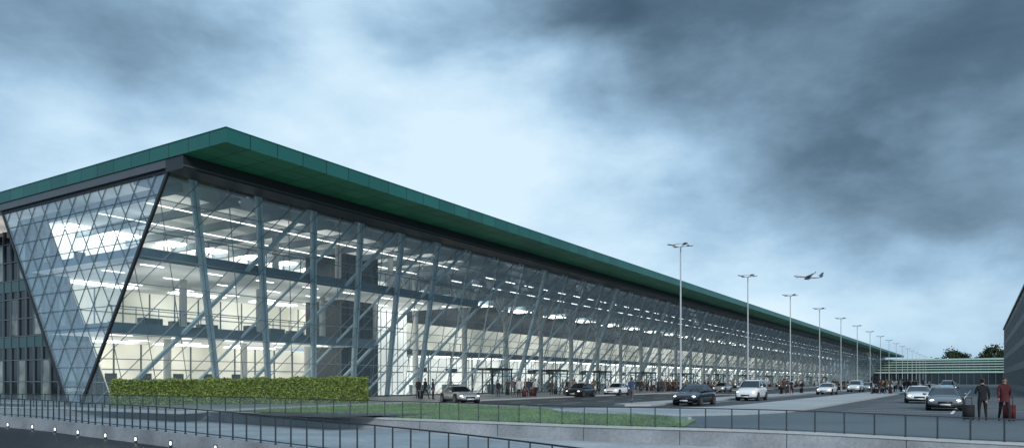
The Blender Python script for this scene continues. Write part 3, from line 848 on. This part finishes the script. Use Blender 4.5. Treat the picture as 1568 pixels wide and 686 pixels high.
scatter(44,30,110,4,14); scatter(26,110,240,4,14); scatter(14,50,180,29.5,31.2); scatter(18,60,170,37.5,41); scatter(14,40,140,-8,-1,.135)
scatter(10,240,360,5,14,.12)

# ------------------------------------------------------------ aeroplane
e=empty('aeroplane',(402,1000,143),R(172)); e.rotation_euler=(R(6),R(-6),R(168))
b=MB(); M_pl=mat('aircraft_white',(.65,.7,.75),.4); M_plb=mat('aircraft_blue',(.05,.08,.2),.4)
rg=[]
for x,r_,zz in((-19,.15,1.2),(-17,.7,.9),(-13,1.5,.35),(-8,2,0),(12,2,0),(15.5,1.8,-.1),(17.5,1.2,-.35),(18.6,.25,-.6)):
    rg.append([(x,r_*math.cos(2*math.pi*j/14),zz+r_*math.sin(2*math.pi*j/14)) for j in range(14)])
loft(b,rg,0)
for s in(-1,1):
    b.v+=[(4,s*1.6,-.9),(-3,s*1.6,-.9),(-5.2,s*17,.9),(-3.6,s*17,.9),(4,s*1.6,-.4),(-3,s*1.6,-.5),(-5.2,s*17,1.0),(-3.6,s*17,1.0)]
    q=len(b.v)-8
    b.f+=[(q,q+1,q+2,q+3),(q+4,q+7,q+6,q+5),(q,q+3,q+7,q+4),(q+1,q+5,q+6,q+2),(q+2,q+6,q+7,q+3)]; b.m+=[0]*5
    b.cyl((3.5,s*5.7,-1.9),(-.8,s*5.7,-1.9),1.15,.8,14,1)
    b.bar((0,s*5.7,-1.0),(-2,s*5.7,-.7),.3,.9,m=1)
    b.v+=[(-14,s*.6,1),(-17.5,s*.6,1),(-18.8,s*6.2,1.5),(-17.3,s*6.2,1.5)]; q=len(b.v)-4; b.f.append((q,q+1,q+2,q+3)); b.m.append(0)
    b.bar((-1,s*3.2,-1),(-1,s*3.2,-3.4),.3,.3,up=(0,1,0),m=1); b.cyl((-1,s*2.9,-3.6),(-1,s*3.6,-3.6),.6,.6,10,1)
    b.bar((-5.2,s*17,.9),(-6,s*17.3,2.8),.15,1.2,up=(1,0,0),m=1)
b.v+=[(-12.5,.15,1.6),(-17.8,.15,1.2),(-19.6,.1,7.2),(-17.6,.1,7.2),(-12.5,-.15,1.6),(-17.8,-.15,1.2),(-19.6,-.1,7.2),(-17.6,-.1,7.2)]; q=len(b.v)-8
b.f+=[(q,q+1,q+2,q+3),(q+4,q+7,q+6,q+5),(q,q+3,q+7,q+4),(q+1,q+5,q+6,q+2),(q+2,q+6,q+7,q+3)]; b.m+=[1]*5
b.bar((14,0,-1.5),(14,0,-3.6),.25,.25,up=(0,1,0),m=1); b.cyl((14,-.3,-3.6),(14,.3,-3.6),.45,.45,10,1)
b.obj('airframe',[M_pl,M_plb],e,True)

# ------------------------------------------------------------ louvred building at the far end
e=empty('office_building',W(402,0),ANG)
b=MB()
b.box(0,20,-75,8,0,12.4,1)
b.box(-.9,0,-75,8,12.0,12.8,0); b.box(-.7,0,-75,8,5.6,6.4,0)
for i in range(4): b.box(-.75,-.35,-75,8,7.2+i*1.25,7.65+i*1.25,0)
for i in range(28): b.box(-.32,-.02,-75+i*3,-74.8+i*3,0,12,2)
b.obj('walls_and_louvres',[M_louv,M_win,M_mull],e)
p=Vector((75.8,109,0))-D1*45
e=empty('stone_office_building',p,ANG); b=MB()
b.box(0,148,-26,-.4,0,15.0,1)
nb=int(148/3.2)
for i in range(nb+1):
    x=i*3.2; b.box(x,x+1.1,-.4,.0,0,15.2,0)
for z0,z1 in((0,.9),(3.6,4.7),(7.2,8.3),(10.8,11.9),(14.3,15.25)):
    b.box(-.01,148.4,-.4,-.03,z0,z1,0)
b.box(148,148.4,-26,-.4,0,15.22,0); b.box(-.3,148.7,-26,.25,15.25,15.55,2)
for i in range(nb):
    for z in(4.7,8.3,11.9): b.box(i*3.2+2.1,i*3.2+2.17,-.4,-.3,z,z+2.4,2)
b.obj('walls_and_windows',[M_stone,M_win,M_dark],e)

# ------------------------------------------------------------ trees
def tree(x,y,h,cr,name='tree',cnt=1800,leaf=.35):
    b=MB(); b.cyl((0,0,0),(0,0,h*.55),h*.03,h*.015,8,1)
    cl=[]
    for i in range(16):
        a=random.uniform(0,6.28); rr=random.uniform(.15,.9)*cr; z=h*random.uniform(.42,.95); rr*=math.sin(max(.25,min(1,(1.05-z/h)*2.2))*1.57)
        c=Vector((rr*math.cos(a),rr*math.sin(a),z)); cl.append((c,cr*random.uniform(.2,.42)))
        b.cyl((0,0,h*random.uniform(.25,.5)),tuple(c),h*.01,h*.003,5,1,False)
    for _ in range(cnt):
        c,r_=random.choice(cl); p=c+Vector([random.gauss(0,r_*.5) for _ in range(3)])
        u=Vector([random.gauss(0,1) for _ in range(3)]).normalized(); w_=u.cross(Vector([random.gauss(0,1) for _ in range(3)])).normalized(); k=leaf*random.uniform(.5,1.2)
        b.quad(p-u*k,p-w_*k,p+u*k,p+w_*k,0)
    o=b.obj(name,[M_tree,M_bark]); o.location=(x,y,0)
for px,y,h,cr in((.597,440,19.5,7),(.612,445,17.5,6),(.652,430,21,8),(.668,440,19,7),(.58,470,16,5),(.635,450,16,6),(.69,420,16,7)):
    tree(px*y,y,h,cr,cnt=2600,leaf=.5)
b=MB()
for _ in range(9000):
    a=random.random(); x=-500+1500*a; y=720+random.uniform(-15,15); hh=9+4*math.sin(x*.03)+3*math.sin(x*.11+1)
    p=Vector((x,y,abs(random.gauss(0,.45))*hh)); u=Vector([random.gauss(0,1) for _ in range(3)]).normalized(); w_=u.cross(Vector((random.gauss(0,1),1,random.gauss(0,1)))).normalized()
    b.quad(p-u*1.6,p-w_*1.6,p+u*1.6,p+w_*1.6)
b.obj('distant_trees',[M_tree])
print('done')
